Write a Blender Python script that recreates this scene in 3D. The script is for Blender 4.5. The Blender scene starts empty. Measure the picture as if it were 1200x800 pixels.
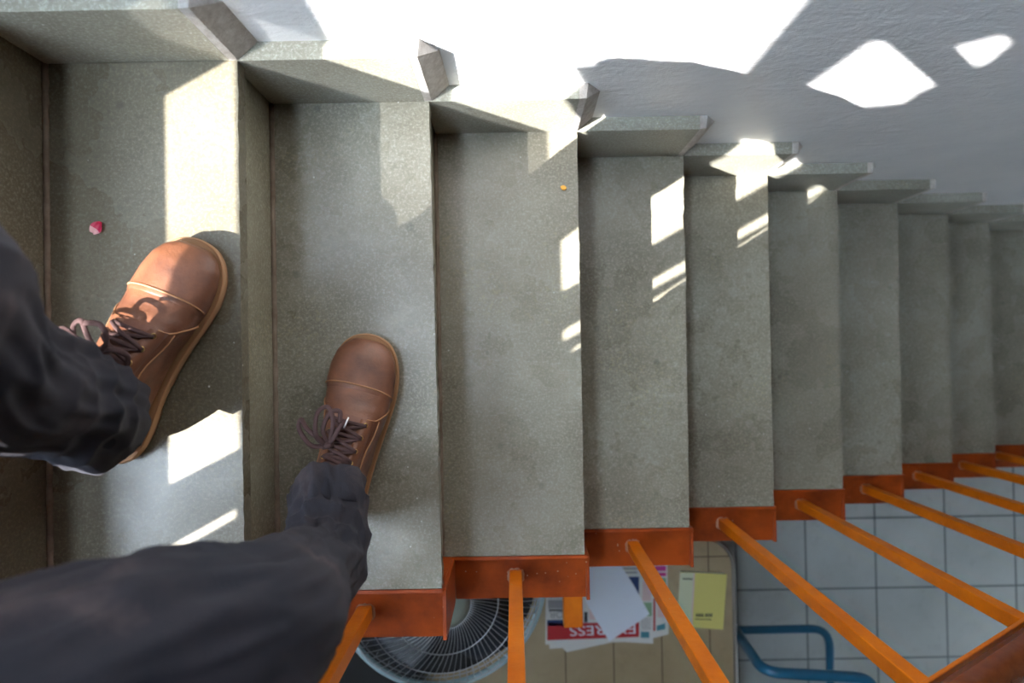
import bpy, bmesh, math, random
from mathutils import Vector, Matrix, noise, Euler
random.seed(7)
C = bpy.context.scene.collection
PI = math.pi

# ------------------------------------------------------------------ camera
CAM = Vector((.3625, -.3913, .9053))
ROT = Euler((.0113, .0026, -.0182), 'XYZ')
cd = bpy.data.cameras.new('camera'); cam = bpy.data.objects.new('camera', cd); C.objects.link(cam)
cam.location = CAM; cam.rotation_euler = ROT
cd.lens = 24; cd.sensor_width = 36; cd.clip_start = .02
cd.dof.use_dof = True; cd.dof.focus_distance = 1.02; cd.dof.aperture_fstop = 3.2
bpy.context.scene.camera = cam
RM = ROT.to_matrix()

def at(px, py, X=None, Y=None, Z=None):
    """where the sight line of a photo point meets a real plane"""
    d = RM @ Vector(((px - 600) / 800, -(py - 400) / 800, -1))
    for i, v in enumerate((X, Y, Z)):
        if v is not None:
            return CAM + d * ((v - CAM[i]) / d[i])

# ------------------------------------------------------------------ materials
def mat(name, col, rough=.6, metal=0, spec=.5):
    m = bpy.data.materials.new(name); m.use_nodes = True
    b = m.node_tree.nodes['Principled BSDF']
    b.inputs['Base Color'].default_value = (*col, 1); b.inputs['Roughness'].default_value = rough
    b.inputs['Metallic'].default_value = metal; b.inputs['Specular IOR Level'].default_value = spec
    return m

class N:
    def __init__(s, m):
        s.m = m; s.t = m.node_tree; s.b = s.t.nodes['Principled BSDF']; s.co = None
    def n(s, typ, **kw):
        x = s.t.nodes.new(typ)
        for k, v in kw.items():
            if k.startswith('i_'):
                key = k[2:]; key = int(key) if key.isdigit() else key.replace('_', ' ')
                if isinstance(v, bpy.types.NodeSocket): s.t.links.new(v, x.inputs[key])
                else: x.inputs[key].default_value = v
            else: setattr(x, k, v)
        return x
    def coord(s, scale=(1, 1, 1), loc=(0, 0, 0)):
        if not s.co: s.co = s.n('ShaderNodeTexCoord')
        mp = s.n('ShaderNodeMapping'); s.t.links.new(s.co.outputs['Object'], mp.inputs['Vector'])
        mp.inputs['Scale'].default_value = scale; mp.inputs['Location'].default_value = loc
        return mp.outputs[0]
    def noise(s, sc, det=4, rough=.6, scale=(1, 1, 1), loc=(0, 0, 0), dist=0):
        return s.n('ShaderNodeTexNoise', i_Vector=s.coord(scale, loc), i_Scale=sc, i_Detail=det, i_Roughness=rough, i_Distortion=dist).outputs['Fac']
    def voro(s, sc, scale=(1, 1, 1), loc=(0, 0, 0)):
        return s.n('ShaderNodeTexVoronoi', i_Vector=s.coord(scale, loc), i_Scale=sc).outputs['Distance']
    def ramp(s, f, stops):
        r = s.n('ShaderNodeValToRGB', i_Fac=f); e = r.color_ramp.elements
        while len(e) < len(stops): e.new(.5)
        for el, (p, c) in zip(e, stops):
            el.position = p; el.color = (*c, 1) if isinstance(c, tuple) else (c, c, c, 1)
        return r.outputs[0]
    def mix(s, f, a, b, mode='MIX'):
        x = s.n('ShaderNodeMix', data_type='RGBA', blend_type=mode)
        for i, v in ((0, f), (6, a), (7, b)):
            if isinstance(v, bpy.types.NodeSocket): s.t.links.new(v, x.inputs[i])
            else: x.inputs[i].default_value = v if i == 0 else (*v, 1)
        return x.outputs[2]
    def math(s, op, a, b=0):
        x = s.n('ShaderNodeMath', operation=op)
        for i, v in ((0, a), (1, b)):
            if isinstance(v, bpy.types.NodeSocket): s.t.links.new(v, x.inputs[i])
            else: x.inputs[i].default_value = v
        return x.outputs[0]
    def base(s, c): s.t.links.new(c, s.b.inputs['Base Color'])
    def rough(s, c): s.t.links.new(c, s.b.inputs['Roughness'])
    def bump(s, h, st=.3, d=.01):
        x = s.n('ShaderNodeBump', i_Height=h, i_Strength=st, i_Distance=d); s.t.links.new(x.outputs[0], s.b.inputs['Normal'])

def stone_material(name, tint=(1, 1, 1), rough=.27):
    m = mat(name, (.2, .2, .17), rough); g = N(m)
    big = g.noise(3.2, 5, .62)
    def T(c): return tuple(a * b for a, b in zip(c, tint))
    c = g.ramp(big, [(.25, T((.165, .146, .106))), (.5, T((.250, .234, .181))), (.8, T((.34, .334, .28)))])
    stain = g.noise(9, 6, .7, loc=(3, 1, 0))
    c = g.mix(g.ramp(stain, [(.42, 0.), (.85, .5)]), c, T((.13, .105, .07)))
    fine = g.noise(240, 3, .7)
    c = g.mix(g.ramp(fine, [(.48, 0.), (.70, .42)]), c, T((.56, .55, .47)))
    fin2 = g.noise(130, 3, .7, loc=(4, 4, 4)); c = g.mix(g.ramp(fin2, [(.34, .32), (.52, 0.)]), c, T((.12, .11, .08)))
    patch = g.noise(5, 3, .5, loc=(9, 4, 1))
    gr = g.noise(150, 2, .6, loc=(5, 5, 0))
    gf = g.math('MULTIPLY', g.ramp(gr, [(.56, 0.), (.64, 1.)]), g.ramp(patch, [(.52, 0.), (.68, .35)]))
    c = g.mix(gf, c, T((.42, .38, .22)))
    fl = g.voro(34, loc=(2, 7, 3)); rnd = g.noise(11, 1, .5, loc=(1, 9, 0))
    ff = g.math('MULTIPLY', g.ramp(fl, [(.035, 1.), (.06, 0.)]), g.ramp(rnd, [(.52, 0.), (.55, 1.)]))
    c = g.mix(ff, c, (.62, .62, .58))
    dk = g.voro(21, loc=(8, 2, 5)); rn2 = g.noise(7, 1, .5, loc=(4, 4, 9))
    df = g.math('MULTIPLY', g.ramp(dk, [(.08, .4), (.17, 0.)]), g.ramp(rn2, [(.54, 0.), (.62, 1.)]))
    c = g.mix(df, c, T((.07, .065, .05)))
    scr = g.noise(30, 4, .7, scale=(8, .35, 1), loc=(1, 1, 1), dist=.4)
    c = g.mix(g.ramp(scr, [(.60, 0.), (.82, .20)]), c, (.36, .36, .32))
    g.base(c)
    g.rough(g.ramp(g.noise(6, 4, .6, loc=(2, 2, 2)), [(.3, rough - .08), (.7, rough + .12)]))
    g.bump(g.noise(55, 6, .7), .12, .004)
    return m

M = {}
M['stone'] = stone_material('polished_green_grey_stone')
M['stone_shade'] = stone_material('shade_tinted_stone', (.62, .58, .52), .27)  # same stone, shade on the top steps put in as a darker tint
M['riser'] = stone_material('riser_stone', (1.12, 1.1, 1.02), .5)
M['skirting'] = stone_material('skirting_stone', (1.25, 1.3, 1.36), .5)
m = M['mortar'] = mat('rough_mortar', (.42, .39, .36), .9); g = N(m)
g.base(g.ramp(g.noise(60, 5, .7), [(.3, (.46, .41, .37)), (.7, (.74, .71, .67))])); g.bump(g.noise(90, 6, .8), .9, .006)
m = M['joint'] = mat('brown_joint', (.2, .14, .10), .85); g = N(m)
g.base(g.ramp(g.noise(25, 4, .7), [(.3, (.13, .09, .06)), (.7, (.27, .21, .16))]))
m = M['paint_white'] = mat('painted_plaster', (.78, .79, .80), .42, spec=.45); g = N(m)
g.base(g.ramp(g.noise(5, 4, .6), [(.3, (.70, .71, .73)), (.7, (.80, .80, .81))]))
g.bump(g.math('ADD', g.noise(14, 5, .6, scale=(1, 1, 1.8), dist=.6), g.math('MULTIPLY', g.noise(90, 3, .6), .25)), .35, .010)
m = M['plain_wall'] = mat('outer_wall', (.15, .12, .09), .8); g = N(m); g.bump(g.noise(30, 4), .3, .01)

def orange(name, a, b, rough):
    m = mat(name, a, rough, spec=.3); g = N(m)
    c = g.ramp(g.noise(9, 5, .65), [(.32, b), (.62, a)])
    ch = g.voro(60, loc=(3, 3, 3)); rr = g.noise(14, 2, .5, loc=(7, 1, 2))
    f = g.math('MULTIPLY', g.ramp(ch, [(.06, 1.), (.10, 0.)]), g.ramp(rr, [(.55, 0.), (.6, .9)]))
    c = g.mix(f, c, (.50, .36, .28))
    g.base(c); g.bump(g.noise(40, 5, .7), .25, .003); return m
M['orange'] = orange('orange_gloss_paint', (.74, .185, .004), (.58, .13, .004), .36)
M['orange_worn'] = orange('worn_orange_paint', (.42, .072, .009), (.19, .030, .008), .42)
m = M['rail_wood'] = mat('varnished_brown_rail', (.20, .045, .012), .22); g = N(m)
g.base(g.ramp(g.noise(12, 5, .6, scale=(1, 6, 6)), [(.3, (.15, .032, .008)), (.7, (.24, .058, .013))]))
M['weld'] = mat('chipped_paint_weld', (.42, .20, .12), .7)

def leather(name, a, b):
    m = mat(name, a, .42); g = N(m)
    c = g.ramp(g.noise(16, 5, .62, dist=.3), [(.28, b), (.55, a), (.8, tuple(min(1, x * 1.6) for x in a))])
    g.base(c)
    g.rough(g.ramp(g.noise(30, 4, .6, loc=(3, 3, 0)), [(.3, .34), (.7, .58)]))
    g.bump(g.math('ADD', g.noise(260, 3, .6), g.math('MULTIPLY', g.noise(26, 5, .7), 1.2)), .22, .002); return m
M['leather'] = leather('worn_brown_leather', (.165, .062, .030), (.060, .021, .013))
M['leather_dark'] = leather('dark_brown_leather', (.15, .055, .030), (.06, .022, .015))
M['welt'] = mat('tan_welt', (.36, .19, .09), .7)
M['sole'] = mat('brown_rubber_sole', (.20, .10, .05), .75)
M['lace'] = mat('dark_brown_lace', (.055, .024, .022), .85)
M['aglet'] = mat('clear_lace_tip', (.75, .70, .66), .3)
M['brass'] = mat('brass_eyelet', (.62, .42, .16), .3, 1)
M['stitch'] = mat('tan_stitching', (.34, .16, .07), .7)
M['sock'] = mat('dark_sock', (.03, .03, .035), .95)
m = M['denim'] = mat('faded_navy_cotton', (.03, .03, .045), .86); g = N(m)
c = g.ramp(g.noise(7, 5, .65), [(.36, (.004, .006, .014)), (.55, (.016, .014, .021)), (.72, (.080, .058, .060))])
g.base(c)
wv = g.n('ShaderNodeTexWave', i_Vector=g.coord((1, 1, 1)), i_Scale=420, wave_type='BANDS', bands_direction='DIAGONAL').outputs['Fac']
g.bump(g.math('ADD', g.math('MULTIPLY', wv, .4), g.noise(70, 5, .7)), .25, .002)
g.b.inputs['Sheen Weight'].default_value = .05; g.b.inputs['Sheen Tint'].default_value = (.55, .5, .6, 1)
M['seam'] = mat('navy_seam', (.016, .016, .028), .9)

def tile_material(name, size, ox, oy, ca, cb, grout, w, rough, sy=None):
    m = mat(name, ca, rough); g = N(m)
    xyz = g.n('ShaderNodeSeparateXYZ', i_0=g.coord((1, 1, 1), (-ox, -oy, 0)))
    def edge(o, size=size):
        v = g.math('DIVIDE', o, size); v = g.math('FRACT', g.math('ADD', v, 100.5)); v = g.math('ABSOLUTE', g.math('SUBTRACT', v, .5))
        return g.math('LESS_THAN', v, w / size / 2)
    e = g.math('MAXIMUM', edge(xyz.outputs[0]), edge(xyz.outputs[1], sy or size))
    c = g.ramp(g.noise(4, 5, .6), [(.3, ca), (.7, cb)])
    d = g.noise(16, 5, .7, loc=(3, 3, 3)); c = g.mix(g.ramp(d, [(.56, 0.), (.75, .35)]), c, tuple(x * .6 for x in ca))
    g.base(g.mix(e, c, grout)); g.bump(g.math('SUBTRACT', 1, e), .4, .003); return m
fo = at(945, 690, Z=-2.045)
M['floor'] = tile_material('pale_floor_tiles', .3, fo.x, fo.y, (.43, .47, .46), (.53, .57, .56), (.10, .12, .13), .007, .35)
to = at(717, 654, Z=-1.4)
M['tabletop'] = tile_material('beige_tabletop', .162, to.x, to.y, (.30, .225, .125), (.40, .32, .20), (.09, .06, .035), .004, .5, 1.1)
M['steel'] = mat('grey_metal_edge', (.30, .28, .25), .4, .7)
M['dark_wood'] = mat('dark_brown_wood', (.05, .035, .025), .6)
M['black'] = mat('black_lacquer', (.006, .006, .007), .5)
M['fan_ring'] = mat('pale_blue_plastic', (.33, .45, .48), .4)
M['wire'] = mat('chrome_wire', (.42, .43, .44), .4, .8)
M['fan_blade'] = mat('smoky_blue_plastic', (.018, .022, .03), .4)
M['fan_hub'] = mat('greenish_grey_plastic', (.22, .24, .20), .45)
M['fan_body'] = mat('dark_grey_plastic', (.03, .03, .03), .5)
M['blue_tube'] = mat('blue_painted_tube', (.015, .11, .20), .3)
M['paper'] = mat('newsprint', (.60, .60, .58), .9)
M['white_paper'] = mat('white_paper', (.66, .71, .80), .8)
M['ink'] = mat('black_ink', (.03, .03, .035), .8)
M['ink_grey'] = mat('grey_print', (.28, .28, .29), .8)
M['red'] = mat('red_print', (.42, .015, .02), .7)
M['navy'] = mat('navy_print', (.02, .045, .15), .7)
M['teal'] = mat('teal_print', (.06, .22, .28), .7)
M['green'] = mat('green_print', (.22, .36, .22), .7)
M['pink'] = mat('magenta_print', (.50, .03, .24), .7)
M['pale_pink'] = mat('pale_pink_print', (.62, .45, .45), .7)
M['yellow'] = mat('yellow_cover', (.62, .56, .17), .6)
M['pale_yellow'] = mat('pale_green_cover', (.55, .58, .40), .6)
m = M['petal'] = mat('red_petal', (.55, .01, .06), .4)
M['petal_tip'] = mat('pale_petal_tip', (.75, .40, .38), .5)
M['orange_petal'] = mat('orange_petal', (.85, .42, .06), .5)
m = M['veil'] = bpy.data.materials.new('frosted_film'); m.use_nodes = True
nt = m.node_tree; nt.nodes.clear(); o_ = nt.nodes.new('ShaderNodeOutputMaterial'); mx = nt.nodes.new('ShaderNodeMixShader')
tr = nt.nodes.new('ShaderNodeBsdfTransparent'); tl = nt.nodes.new('ShaderNodeBsdfTranslucent'); tl.inputs[0].default_value = (.8, .82, .85, 1)
mx.inputs[0].default_value = .68; nt.links.new(tr.outputs[0], mx.inputs[1]); nt.links.new(tl.outputs[0], mx.inputs[2]); nt.links.new(mx.outputs[0], o_.inputs[0])

# ------------------------------------------------------------------ builders
def tag(o, label=None, cat=None, group=None, kind=None):
    if label: o['label'] = label
    if cat: o['category'] = cat
    if group: o['group'] = group
    if kind: o['kind'] = kind
    return o
def empty(name, loc=(0, 0, 0), rz=0, **k):
    o = bpy.data.objects.new(name, None); C.objects.link(o); o.location = loc; o.rotation_euler = (0, 0, rz)
    o.empty_display_size = .05
    return tag(o, **k)

class MB:
    def __init__(s): s.bm = bmesh.new()
    def box(s, x0, x1, y0, y1, z0, z1, mtx=None, bev=0):
        r = bmesh.ops.create_cube(s.bm, size=1)['verts']
        for v in r:
            v.co = Vector(((x0 + x1) / 2 + v.co.x * (x1 - x0), (y0 + y1) / 2 + v.co.y * (y1 - y0), (z0 + z1) / 2 + v.co.z * (z1 - z0)))
        if bev:
            es = {e for v in r for e in v.link_edges}
            q = bmesh.ops.bevel(s.bm, geom=list(es), offset=bev, segments=2, affect='EDGES', profile=.5)
            r = list({v for f in q['faces'] for v in f.verts} | {v for v in r if v.is_valid})
        if mtx:
            for v in r: v.co = mtx @ v.co
        return s
    def prism(s, pts, z0, z1, mtx=None, bev=0):
        """polygon in xy, pushed from z0 to z1"""
        lo = [s.bm.verts.new((p[0], p[1], z0)) for p in pts]; hi = [s.bm.verts.new((p[0], p[1], z1)) for p in pts]
        n = len(pts); fs = [s.bm.faces.new(lo[::-1]), s.bm.faces.new(hi)]
        for i in range(n): fs.append(s.bm.faces.new((lo[i], lo[(i + 1) % n], hi[(i + 1) % n], hi[i])))
        if mtx:
            for v in lo + hi: v.co = mtx @ v.co
        if bev:
            bmesh.ops.bevel(s.bm, geom=[e for e in fs[1].edges], offset=bev, segments=2, affect='EDGES')
        return s
    def hull(s, pts):
        vs = [s.bm.verts.new(p) for p in pts]
        r = bmesh.ops.convex_hull(s.bm, input=vs)
        bmesh.ops.delete(s.bm, geom=list({v for v in r['geom_interior'] + r['geom_unused'] if isinstance(v, bmesh.types.BMVert)}), context='VERTS')
        return s
    def rings(s, rings, cap=True, closed=False):
        R = [[s.bm.verts.new(p) for p in r] for r in rings]; n = len(R[0])
        m_ = len(R)
        for i in range(m_ if closed else m_ - 1):
            a, b = R[i], R[(i + 1) % m_]
            for j in range(n): s.bm.faces.new((a[j], a[(j + 1) % n], b[(j + 1) % n], b[j]))
        if cap and not closed:
            s.bm.faces.new(R[0][::-1]); s.bm.faces.new(R[-1])
        return s
    def tube(s, pts, r, seg=10, closed=False, flat=1.0, up=Vector((0, 0, 1)), cap=True):
        pts = [Vector(p) for p in pts]; rr = r if isinstance(r, (list, tuple)) else [r] * len(pts); out = []; n = len(pts)
        for i, p in enumerate(pts):
            a = pts[(i - 1) % n] if (closed or i > 0) else p; b = pts[(i + 1) % n] if (closed or i < n - 1) else p
            t = (b - a).normalized(); u = up - t * up.dot(t)
            if u.length < 1e-3: u = Vector((1, 0, 0)) - t * t.x
            u.normalize(); w = t.cross(u)
            out.append([p + w * (rr[i] * math.cos(2 * PI * k / seg)) + u * (rr[i] * flat * math.sin(2 * PI * k / seg)) for k in range(seg)])
        return s.rings(out, cap, closed)
    def build(s, name, m, parent=None, smooth=False, sub=0, loc=None, bev=0, auto=False):
        bmesh.ops.recalc_face_normals(s.bm, faces=s.bm.faces[:])
        me = bpy.data.meshes.new(name); s.bm.to_mesh(me); s.bm.free()
        for mm in (m if isinstance(m, (list, tuple)) else [m]): me.materials.append(mm)
        if smooth or auto:
            for p in me.polygons: p.use_smooth = True
        if auto: me.set_sharp_from_angle(angle=math.radians(38))
        o = bpy.data.objects.new(name, me); C.objects.link(o)
        if parent: o.parent = parent
        if loc is not None: o.location = loc
        if bev:
            b = o.modifiers.new('bevel', 'BEVEL'); b.width = bev; b.segments = 2; b.limit_method = 'ANGLE'; b.angle_limit = math.radians(40)
        if sub:
            d = o.modifiers.new('sub', 'SUBSURF'); d.levels = d.render_levels = sub
        return o

def smooth_path(pts, n=8, closed=False):
    pts = [Vector(p) for p in pts]; out = []; N_ = len(pts)
    rng = N_ if closed else N_ - 1
    for i in range(rng):
        g_ = lambda k: pts[k % N_] if closed else pts[max(0, min(N_ - 1, k))]
        a, b, c, d = g_(i - 1), g_(i), g_(i + 1), g_(i + 2)
        for k in range(n):
            t = k / n
            out.append(.5 * ((2 * b) + (c - a) * t + (2 * a - 5 * b + 4 * c - d) * t * t + (3 * b - a - 3 * c + d) * t ** 3))
    if not closed: out.append(pts[-1])
    return out

# ------------------------------------------------------------------ the stairs
NX = {-2: -.50, -1: -.243, 0: .001, 1: .240, 2: .4835, 3: .717, 4: .954, 5: 1.197, 6: 1.4475, 7: 1.700, 8: 1.946, 9: 2.19, 10: 2.44, 11: 2.69}
LV = {-3: -.47, -2: -.31, -1: -.140, 0: 0, 1: .163, 2: .325, 3: .497, 4: .668, 5: .842, 6: 1.015, 7: 1.19, 8: 1.357, 9: 1.53, 10: 1.70, 11: 1.873}
FLOOR = -2.045
W = .7625; WALL = .0248; TH = .025; OV = .015
skew = {1: .008, 2: -.001, 3: -.004, 4: -.002, 5: -.004, 6: -.006, 7: -.006}
stairs = empty('staircase', (0, 0, FLOOR), label='staircase of polished grey-green stone treads on an orange steel stringer, descending beside the white wall', cat='staircase')
def S(mb, name, m, par=stairs, **k):
    o = mb.build(name, m, par, **k); o.location = Vector(o.location) - (Vector((0, 0, FLOOR)) if par is stairs else Vector((0, 0, 0))); return o
steps = range(-1, 12)
for k in steps:
    z = -LV[k]; x1 = NX[k]; x0 = NX[k - 1] - OV - .02
    sk = skew.get(k, 0)
    mb = MB(); n = 90; pts = []
    for i in range(n + 1):
        y = -W + (W + WALL) * i / n; t = (y + W) / W
        x = x1 + sk * (.5 - t) + .0011 * noise.noise((k * 3.1, y * 40, 0)) + .0008 * noise.noise((k * 7, y * 120, 1))
        if k == 3:
            x -= .0045 * math.exp(-((y + .13) / .016) ** 2) + .003 * math.exp(-((y + .085) / .01) ** 2)
        pts.append((x, y))
    poly = [(x0, -W)] + pts + [(x0, WALL)]
    mb.prism(poly, z - TH, z, bev=.0015)
    tr_ = S(mb, 'tread', M['stone_shade'] if k < 1 else M['stone'])
    if k < 11:
        zb = -LV[k + 1]
        mb = MB().box(x1 - OV - .02, x1 - OV, -W + .002, WALL, zb - .004, z - TH - .0005)
        rs = S(mb, 'riser', M['stone_shade'] if k < 0 else M['riser'])
        mb = MB()
        pp = [(x1 - OV + .0028 + .0012 * noise.noise((i * .7, k, 3)), -W + .004 + (W - .004) * i / 60, zb + .001) for i in range(61)]
        mb.tube(pp, [.0042 + .0016 * noise.noise((i * .9, k, 8)) for i in range(61)], 8)
        mb.build('mortar_joint', M['joint'], rs, smooth=True)
# solid body under the steps
mb = MB()
for k in range(-1, 11):
    pr = [(NX[k] - OV - .02, -LV[k] - TH), (NX[k] - OV - .02, -LV[k + 1] - TH), (NX[k - 1] - OV - .02, -LV[k] - .11 - TH), (NX[k - 1] - OV - .02, -LV[k] - TH)]
    mtx = Matrix(((1, 0, 0, 0), (0, 0, 1, 0), (0, 1, 0, 0), (0, 0, 0, 1)))
    pr[1] = (NX[k] - OV - .02, -LV[k + 1] - .11 - TH)
    mb.prism(pr, -W + .004, WALL, mtx=mtx)
S(mb, 'soffit', M['plain_wall'])
# orange steel stringer: zigzag web, flange under each tread's end, upright pieces
YF = -.848
mb = MB()
mtx = Matrix(((1, 0, 0, 0), (0, 0, 1, 0), (0, 1, 0, 0), (0, 0, 0, 1)))
for k in range(-1, 12):
    xa, xb = NX[k - 1], NX[k]
    mb.prism([(xa + .004, -LV[k] + .001), (xb + .004, -LV[k] + .001), (xb + .004, -LV.get(k + 1, 2.02) - .17), (xa + .004, -LV[k] - .17)], -W - .006, -W - .0006, mtx=mtx)
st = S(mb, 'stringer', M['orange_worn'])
for k in range(-1, 12):
    xa, xb, z = NX[k - 1], NX[k], -LV[k]
    mb = MB(); n = 16
    # flange plate, sagging a little outward
    r = []
    for i in range(n + 1):
        x = xa + .008 + (xb - xa + .001) * i / n
        r.append([(x, -W - .006, z - .010), (x, YF + .001 * noise.noise((x * 20, k, 0)), z - .028), (x, YF, z - .034), (x, -W - .006, z - .018)])
    mb.rings(r)
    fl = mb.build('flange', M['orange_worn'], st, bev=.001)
    if k < 11:
        zb = -LV[k + 1]
        mb = MB().box(xb + .003, xb + .009, YF, -W - .004, zb - .012, z - .012)
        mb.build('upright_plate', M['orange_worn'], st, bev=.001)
# short square beam under the flight
mb = MB(); a = at(672, 735, Z=-.66)
mb.box(a.x - .022, a.x + .022, a.y, -W + .12, -.70, -.655)
S(mb, 'support_beam', M['orange'], bev=.003)

# ------------------------------------------------------------------ railing
rail = empty('stair_railing', (0, -.803, FLOOR), label='orange steel stair railing with square balusters and a dark brown handrail', cat='railing')
def RL(mb, name, m, **k):
    o = mb.build(name, m, rail, **k); o.location = Vector((0, .803, -FLOOR)); return o
BY = -.803
def rz(x): return .100 - .712 * (x - .84)
BX = {-1: -.44, 0: -.12, 1: .120, 2: .3585, 3: .6015, 4: .840, 5: 1.094, 6: 1.350, 7: 1.600, 8: 1.850, 9: 2.09, 10: 2.34}
for k, x in BX.items():
    if k < 1: y = BY
    y = BY; z0 = -LV[k] - .020; h = .0112
    mb = MB(); ang = {1: .06, 2: 0, 3: .03}.get(k, .02)
    top = rz(x)
    r = []
    for zz in (z0, top + .01):
        r.append([(x + h * cx * math.cos(ang) - h * cy * math.sin(ang), y + h * cx * math.sin(ang) + h * cy * math.cos(ang), zz + (0 if zz == z0 else -.712 * (h * cx))) for cx, cy in ((-1, -1), (1, -1), (1, 1), (-1, 1))])
    mb.rings(r)
    b = RL(mb, 'baluster', M['orange'], bev=.0018)
    mb = MB()
    pp = [(x + .0128 * math.cos(t) * (1.12 if abs(math.sin(2 * t)) > .6 else 1), y + .0128 * math.sin(t) * (1.12 if abs(math.sin(2 * t)) > .6 else 1), z0 + .003 + .0015 * noise.noise((t * 3, k, 0))) for t in [2 * PI * i / 28 for i in range(28)]]
    mb.tube(pp, [.0030 + .0026 * noise.noise((i * .8, k, 5)) for i in range(28)], 7, closed=True)
    wd = mb.build('weld_bead', M['weld'], b, smooth=True)
xa, xb = -.5, 2.5
mb = MB(); mb.rings([[(x, BY - .019, rz(x)), (x, BY + .019, rz(x)), (x, BY + .019, rz(x) + .008), (x, BY - .019, rz(x) + .008)] for x in (xa, xb)])
RL(mb, 'rail_bar', M['orange'], bev=.0015)
mb = MB(); prof = [(-.018, .020), (.018, .020), (.029, .028), (.032, .040), (.027, .052), (.014, .060), (0, .062), (-.014, .060), (-.027, .052), (-.032, .040), (-.029, .028)]
mb.rings([[(x, BY + p, rz(x) + q) for p, q in prof] for x in [xa + (xb - xa) * i / 20 for i in range(21)]])
RL(mb, 'handrail', M['rail_wood'], auto=True)
for x in (-.2, .3, .8, 1.3, 1.8, 2.3):
    mb = MB(); mb.rings([[(x + s, BY - .012, rz(x + s) + .006), (x + s, BY + .012, rz(x + s) + .006), (x + s, BY + .012, rz(x + s) + .022), (x + s, BY - .012, rz(x + s) + .022)] for s in (-.015, .015)])
    RL(mb, 'rail_spacer', M['black'])

# ------------------------------------------------------------------ the setting
def struct(mb, name, m, **k): return tag(mb.build(name, m, **k), kind='structure')
struct(MB().box(-3.6, 4.6, .025, .17, FLOOR - .1, 4.2), 'wall_back', M['paint_white'])
struct(MB().box(-3.6, 4.6, -4.2, WALL + .14, FLOOR - .12, FLOOR), 'floor', M['floor'])
struct(MB().box(3.6, 3.75, -2.5, WALL, FLOOR, 3.4), 'wall_right', M['plain_wall'])
cm = MB().box(-.42, 3.75, -2.6, WALL, 3.4, 3.5); cm.box(-1.0, -.42, -2.6, -1.65, 3.4, 3.5); cm.box(-1.0, -.42, -.10, WALL, 3.4, 3.5)
struct(cm, 'ceiling', M['plain_wall'])
struct(MB().box(-1.0, 2.6, -2.6, -2.5, FLOOR, 3.4), 'wall_front', M['plain_wall'])
struct(MB().box(2.6, 3.75, -2.6, -2.5, FLOOR + .6, 3.4), 'trim_14', M['plain_wall'])
# stone skirting, one block to a step, with a wedge of mortar at its end
for n_, k in enumerate(range(-1, 12)):
    x0, x1, zt, zb = NX[k - 1], NX[k], -LV[k - 1], -LV[k]
    mb = MB().box(x0 - .012, x1 - .010, 0, WALL + .004, zb + .0005, zt, bev=.0012)
    # block's far end is flush with the nosing
    mb2 = MB()
    sk_ = struct(mb, 'trim_%d' % (n_ + 1), M['skirting'])
    h = zt - zb; j = .004 * noise.noise((k, 2.2, 0))
    zb2 = zb + .0006
    w = MB().hull([(x1 - .0105, .0002, zb2), (x1 - .0105, .0002, zt), (x1 + .0008, .0006, zt), (x1 + .0008, .0006, zb2),
                   (x1 - .0105, WALL + .003, zt), (x1 + .004, WALL + .003, zt), (x1 + .029 + j, WALL + .003, zt - .040), (x1 + .031 + j, WALL + .003, zb2), (x1 - .0105, WALL + .003, zb2)])
    ww = w.build('mortar_filler', M['mortar'], sk_)
# unseen sheet added to block the sun, openings cut to shape its patches
GX = -1.0
main = [(-.530, .932), (-.530, 1.031), (-.500, 1.033), (-.500, 1.150), (-.580, 1.152), (-.580, 2.12), (-1.00, 2.12), (-.93, 1.965), (-.900, 1.93), (-.900, 1.603), (-.834, 1.519), (-.775, 1.445), (-.758, 1.405), (-.772, 1.355),
        (-.792, 1.288), (-.802, 1.262), (-.818, 1.243), (-.836, 1.205), (-.831, 1.155), (-.900, 1.152), (-.900, 1.033), (-1.052, 1.031), (-1.048, .932)]
pocket = [(-.976, 1.173), (-.972, 1.20), (-.948, 1.245), (-.962, 1.30), (-.970, 1.364), (-.959, 1.419), (-1.028, 1.512), (-1.068, 1.550), (-1.068, 1.173)]  # gap between main and pocket stands in for the person's shadow
holes = [main, pocket,
         [(-1.128, .93), (-1.128, 1.025), (-1.140, 1.025), (-1.140, .93)],
         [(-1.139, 1.173), (-1.137, 1.62), (-1.160, 1.62), (-1.158, 1.173)],
         [(-1.181, 1.19), (-1.165, 1.44), (-1.168, 1.62), (-1.180, 1.60), (-1.188, 1.45), (-1.189, 1.19)],
         [(-.965, 1.701), (-.972, 1.816), (-.976, 1.885), (-.988, 1.908), (-1.077, 1.920), (-1.072, 1.882), (-1.074, 1.834), (-1.032, 1.733)],
         [(-1.047, 2.001), (-1.069, 2.076), (-1.083, 2.088), (-1.090, 2.036), (-1.087, 2.009)],
         ]
bm = bmesh.new()
def loop(p):
    vs = [bm.verts.new((GX, y, z)) for y, z in p]
    return [bm.edges.new((vs[i], vs[(i + 1) % len(vs)])) for i in range(len(vs))]
es = loop([(-4.2, FLOOR), (WALL, FLOOR), (WALL, 3.8), (-4.2, 3.8)])
for h_ in holes: es += loop(h_)
bmesh.ops.triangle_fill(bm, edges=es, use_beauty=True, use_dissolve=False)
def inside(y, z, p):
    c_ = False
    for i in range(len(p)):
        (a, b), (c, d) = p[i], p[i - 1]
        if (b > z) != (d > z) and y < (c - a) * (z - b) / (d - b) + a: c_ = not c_
    return c_
bad = [f for f in bm.faces if any(inside(f.calc_center_median().y, f.calc_center_median().z, h_) for h_ in holes)]
bmesh.ops.delete(bm, geom=bad, context='FACES')
mb = MB(); mb.bm.free(); mb.bm = bm
wl = struct(mb, 'sun_blocker_left', M['paint_white'])
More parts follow.
